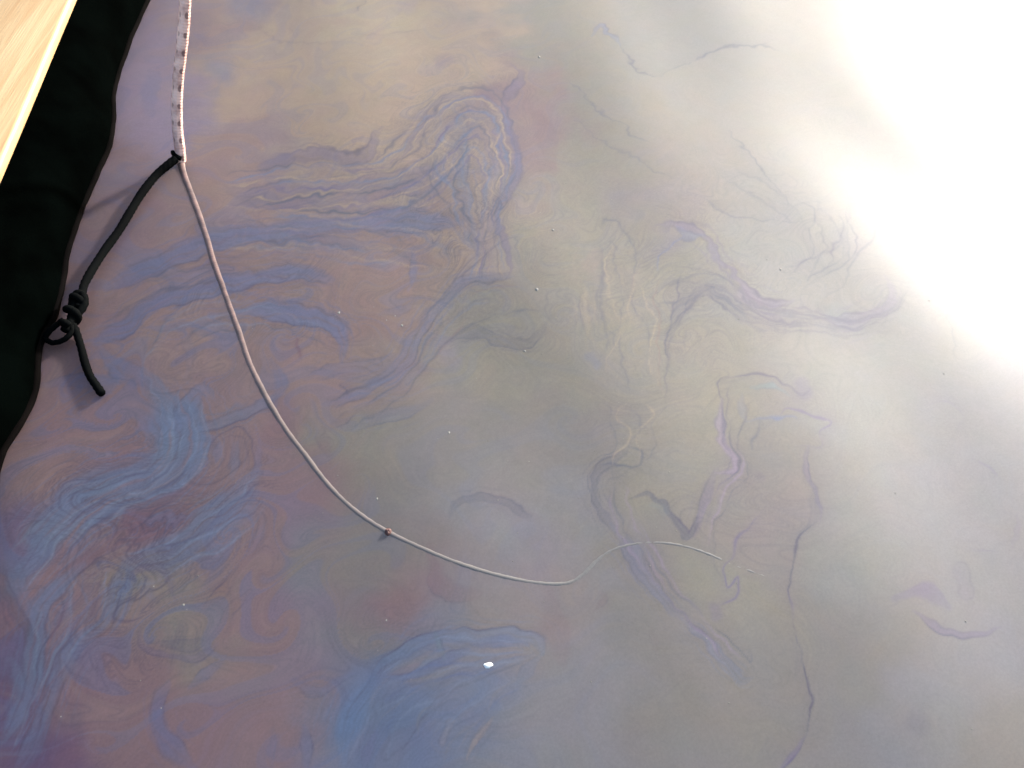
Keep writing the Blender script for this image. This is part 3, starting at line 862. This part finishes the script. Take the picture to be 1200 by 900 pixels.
# afloat and sinking: only the back of the rope breaks the film
FLOAT_PX = [(211, 186), (215, 203), (222, 222), (231, 246), (241, 275), (250, 306), (260, 334), (270, 362), (281, 392), (291, 422),
            (303, 448), (318, 476), (337, 506), (357, 532), (378, 560), (400, 584), (425, 605), (455, 624), (490, 641), (530, 658),
            (570, 671), (610, 680), (645, 684), (668, 682), (684, 672), (700, 656), (718, 644), (745, 637), (775, 636), (806, 641),
            (835, 651), (860, 662), (900, 676)]
WID = [11, 9, 8.6, 8.4, 8.2, 8, 8, 8, 8, 8, 8, 8, 7.6, 7.4, 7.2, 7, 6.8, 6.6, 6.4, 6.2, 6, 5.6, 5.4, 5.2, 4.6, 4.2, 3.8, 3.6, 3.4, 3.2, 2.8, 2.2, .6]
fl = []
wet_r = 0.0075
for (px, py), w in zip(FLOAT_PX, WID):
    g = at(px, py, 0)
    depth = H / (SP - CP * (450 - py) / F)
    half = min(0.40 * w * depth / F, wet_r * .97)
    dz = math.sqrt(wet_r ** 2 - half ** 2)               # how far the axis lies under the surface
    fl.append(Vector((g.x, g.y, swell(g.x, g.y) - dz)))
wet_path = spline(fl, 6)
rope_wet = rope_material('wet_braid', (0.128, 0.080, 0.072), (0.08, 0.052, 0.048), (0.12, .06, .06), 0.030, rough=.4, spots=False, fade=(0.35, 1.05, (0.112, 0.106, 0.100)))
tv = tube(wet_path, wet_r, 40, wob=lambda s, a: 1 + .012 * math.sin(s * 500 + 3 * a) + .016 * math.sin(s * 83) * math.sin(s * 37 + 1))
w = mesh_obj('rope_afloat', tv[0], tv[1], rope_wet, rope, uvs=tv[2])
w['label'] = 'wet film-coated length of rope, mostly under water'
# one dark stain on the floating length
st = at(455, 624, 0); st.z = swell(st.x, st.y)
V, Fc = [], []
for i in range(7):
    for k in range(12):
        a = 2 * math.pi * k / 12; ph = math.pi * i / 6
        V.append(st + Vector((.0045 * math.sin(ph) * math.cos(a), .0052 * math.sin(ph) * math.sin(a), .0036 * math.cos(ph) * (1 + .2 * math.sin(3 * a)))))
for i in range(6):
    for k in range(12):
        Fc.append((i * 12 + k, (i + 1) * 12 + k, (i + 1) * 12 + (k + 1) % 12, i * 12 + (k + 1) % 12))
mesh_obj('weed_tuft', V, Fc, cloth_material('brown_weed', (0.05, 0.022, 0.02), (0.10, .045, .04), .6, .3), rope)

# the post the rope hangs from, past the upper edge of the picture
post = empty('mooring_post', Vector((POST.x, POST.y, 0)))
tag(post, 'round weathered timber post on the dock with white rope turns', 'post')
V, Fc, n = [], [], 20
prof = [(0.052, WOOD_Z - .002), (0.053, .3), (0.052, .55), (0.054, post_top - .02), (0.048, post_top), (0.001, post_top + .004)]
for r_, z in prof:
    for k in range(n):
        a = 2 * math.pi * k / n
        rr = r_ * (1 + .02 * math.sin(a * 5) + .015 * math.sin(a * 9 + z * 4))
        V.append(Vector((POST.x + rr * math.cos(a), POST.y + rr * math.sin(a), z)))
for i in range(len(prof) - 1):
    for k in range(n):
        a, b = i * n + k, i * n + (k + 1) % n
        Fc.append((a, b, b + n, a + n))
mesh_obj('post_shaft', V, Fc, old, post)

# ------------------------------------------------------------------ black cord from the sheet to the rope
CR = 0.0067
cordm = cloth_material('black_cord', (0.0006, 0.0008, 0.0010), (0.0014, 0.0018, 0.0019), .85, .02, 500)


def wpt(px, py, lift):
    p = at(px, py, lift)
    p.z += swell(p.x, p.y)
    return p


line_pts = [wpt(206, 187, .013), wpt(197, 194, .012), wpt(183, 206, .010), wpt(166, 227, .009), wpt(152, 249, .008), wpt(139, 270, .008), wpt(122, 293, .009), wpt(107, 316, .011),
            wpt(98, 333, .014), wpt(95, 347, .017), wpt(91, 360, .018)]
cord = empty('black_cord', wpt(95, 347, 0))
tag(cord, 'black cord knotted to the sheet hem and hitched to the white rope', 'cord')
twist = lambda s, a: 1 + .07 * math.sin(s * 620 + 3 * a) + .03 * math.sin(s * 95)
tv = tube(spline(line_pts, 10), lambda t: CR * (1.04 - .16 * t), 14, wob=twist)
mesh_obj('cord_line', tv[0], tv[1], cordm, cord)
# hitch round the white rope, just above the water
hc = rope_pt(211, 181, d0 * .993); axis = (up_pts[1] - up_pts[0]).normalized()
ha = axis.cross(Vector((0, 0, 1))).normalized() if abs(axis.z) < .9 else Vector((1, 0, 0))
hb = axis.cross(ha).normalized(); ha = hb.cross(axis).normalized()
sdv = (line_pts[1] - hc); a0 = math.atan2(sdv.dot(hb), sdv.dot(ha))
hitch = [line_pts[1], line_pts[0]]
for k in range(15):
    a = a0 + .5 + (2 * math.pi - 1.0) * k / 14 if False else a0 - .9 + 1.8 * k / 14
    hitch.append(hc + ha * (math.cos(a) * (ROPE_R + .002)) + hb * (math.sin(a) * (ROPE_R + .002)) + axis * (.004 - .008 * k / 14))
tv = tube(spline(hitch[2:], 3), CR * .62, 10)
mesh_obj('hitch', tv[0], tv[1], cordm, cord)
# the knot: the cord comes down, round its own part twice and through the hem
kA, kB = wpt(92, 348, .018), wpt(76, 387, .016)
kd = (kB - kA); kl = kd.length; kd.normalize()
ks = kd.cross(Vector((0, 0, 1))).normalized(); ku = ks.cross(kd).normalized()
K1 = []
for k in range(46):
    t = k / 45
    a = t * 2 * math.pi * 2.3 + .6
    rr = CR * (1.25 + .25 * math.sin(t * math.pi))
    K1.append(kA + kd * (kl * (.02 + .9 * t)) + ks * (math.cos(a) * rr) + ku * (math.sin(a) * rr * .9))
turn_top = [wpt(84, 362, .012), wpt(85, 350, .016), wpt(91, 343, .02), wpt(98, 347, .02), wpt(98, 357, .018), wpt(90, 368, .016), wpt(82, 378, .014)]
core = [kA + kd * (kl * t) + ks * (CR * .3 * math.sin(t * 7)) for t in (0, .25, .5, .75, 1.0)]
kn = join(tube(K1, CR * .80, 12, wob=twist), tube(spline(turn_top, 8), CR * .85, 12, wob=twist), tube(spline(core, 5), CR * .95, 12, wob=twist))
mesh_obj('knot', kn[0], kn[1], cordm, cord)
loop = [wpt(80, 376, .016), wpt(84, 386, .013), wpt(78, 395, .011), wpt(69, 400, .009), wpt(60, 401, .008), wpt(53, 396, .010), wpt(57, 388, .016), wpt(66, 380, .020), wpt(74, 374, .020)]
tv = tube(spline(loop, 8), CR * .60, 10, wob=twist)
mesh_obj('hem_loop', tv[0], tv[1], cordm, cord)
tail = [wpt(81, 374, .014), wpt(87, 384, .010), wpt(91, 395, .007), wpt(95, 408, .0045), wpt(99, 424, .004), wpt(105, 440, .004), wpt(113, 452, .0045), wpt(119, 461, .005)]
tv = tube(spline(tail, 8), lambda t: CR * (.78 + .06 * t) * (1 if t < .985 else .8), 12, wob=twist)
mesh_obj('loose_end', tv[0], tv[1], cordm, cord)

# ------------------------------------------------------------------ what floats on the film
foam = cloth_material('foam', (0.50, 0.51, 0.50), (0.66, 0.67, 0.66), .6, .3)
speck = cloth_material('pale_speck', (0.11, 0.11, 0.10), (0.20, 0.19, 0.17), .7, .2)


def flake(name, px, py, wpx, hpx, m, seed):
    r = random.Random(seed)
    g = at(px, py, 0); d = H / (SP - CP * (450 - py) / F)
    rx = .5 * wpx * d / F
    slant = abs(SP - CP * (450 - py) / F) / math.sqrt(1 + ((450 - py) / F) ** 2)
    ry = .5 * hpx * d / F / max(slant, .3)
    z0 = swell(g.x, g.y)
    V, Fc, n = [], [], 10
    for i in range(4):
        ph = (i + .02) / 3 * math.pi / 2
        for k in range(n):
            a = 2 * math.pi * k / n
            j = 1 + r.uniform(-.22, .22)
            V.append(Vector((rx * math.cos(a) * math.cos(ph) * j, ry * math.sin(a) * math.cos(ph) * j, -.0004 + .4 * min(rx, ry) * math.sin(ph))))
    for i in range(3):
        for k in range(n):
            a, b = i * n + k, i * n + (k + 1) % n
            Fc.append((a, b, b + n, a + n))
    Fc.append(tuple(3 * n + k for k in range(n)))
    o = mesh_obj(name, V, Fc, m)
    o.location = (g.x, g.y, z0)
    return o


o = flake('foam_flake', 572, 780, 12, 7, foam, 1)
tag(o, 'bright white foam flake floating on the blue film patch', 'foam flake')
SPECKS = [(397, 367, 5, 5), (471, 381, 5, 4), (629, 340, 6, 6), (615, 411, 5, 4), (526, 507, 5, 6), (442, 585, 5, 5), (632, 67, 4, 4),
          (648, 270, 5, 4), (215, 709, 5, 5), (219, 714, 4, 3), (189, 830, 4, 4), (180, 687, 4, 4), (453, 727, 4, 5), (443, 762, 5, 3),
          (677, 780, 4, 3), (915, 315, 4, 5), (463, 370, 3, 3), (453, 375, 3, 3), (72, 840, 4, 4), (276, 742, 3, 4), (620, 540, 3, 3)]
for i, (px, py, a, b) in enumerate(SPECKS):
    o = flake('floating_speck', px, py, a * .7, b * .7, speck, 10 + i)
    tag(o, 'tiny pale speck floating on the oily water', 'speck', 'pale specks scattered on the oil film')

# dust too fine to count
V, Fc = [], []
r = random.Random(5)
for k in range(200):
    if k % 3: px, py = r.gauss(660, 130), r.gauss(340, 130)
    else: px, py = r.uniform(120, 1150), r.uniform(10, 890)
    if px < 200 - py * .25 or py < 0 or py > 900: continue
    g = at(px, py, 0); z = swell(g.x, g.y)
    s = r.uniform(.0004, .0010); a = r.uniform(0, 6.3); o0 = len(V)
    for j in range(5):
        b = a + j * 1.2566
        V.append((g.x + s * math.cos(b), g.y + s * r.uniform(.8, 1.6) * math.sin(b), z + .0001))
    V.append((g.x, g.y, z + s * .6))
    Fc += [(o0 + j, o0 + (j + 1) % 5, o0 + 5) for j in range(5)]
o = mesh_obj('floating_dust', V, Fc, cloth_material('grey_dust', (.07, .066, .06), (.13, .125, .11), .8, .2), smooth=False)
tag(o, 'fine pale dust sprinkled over the oil film', 'dust', kind='stuff')
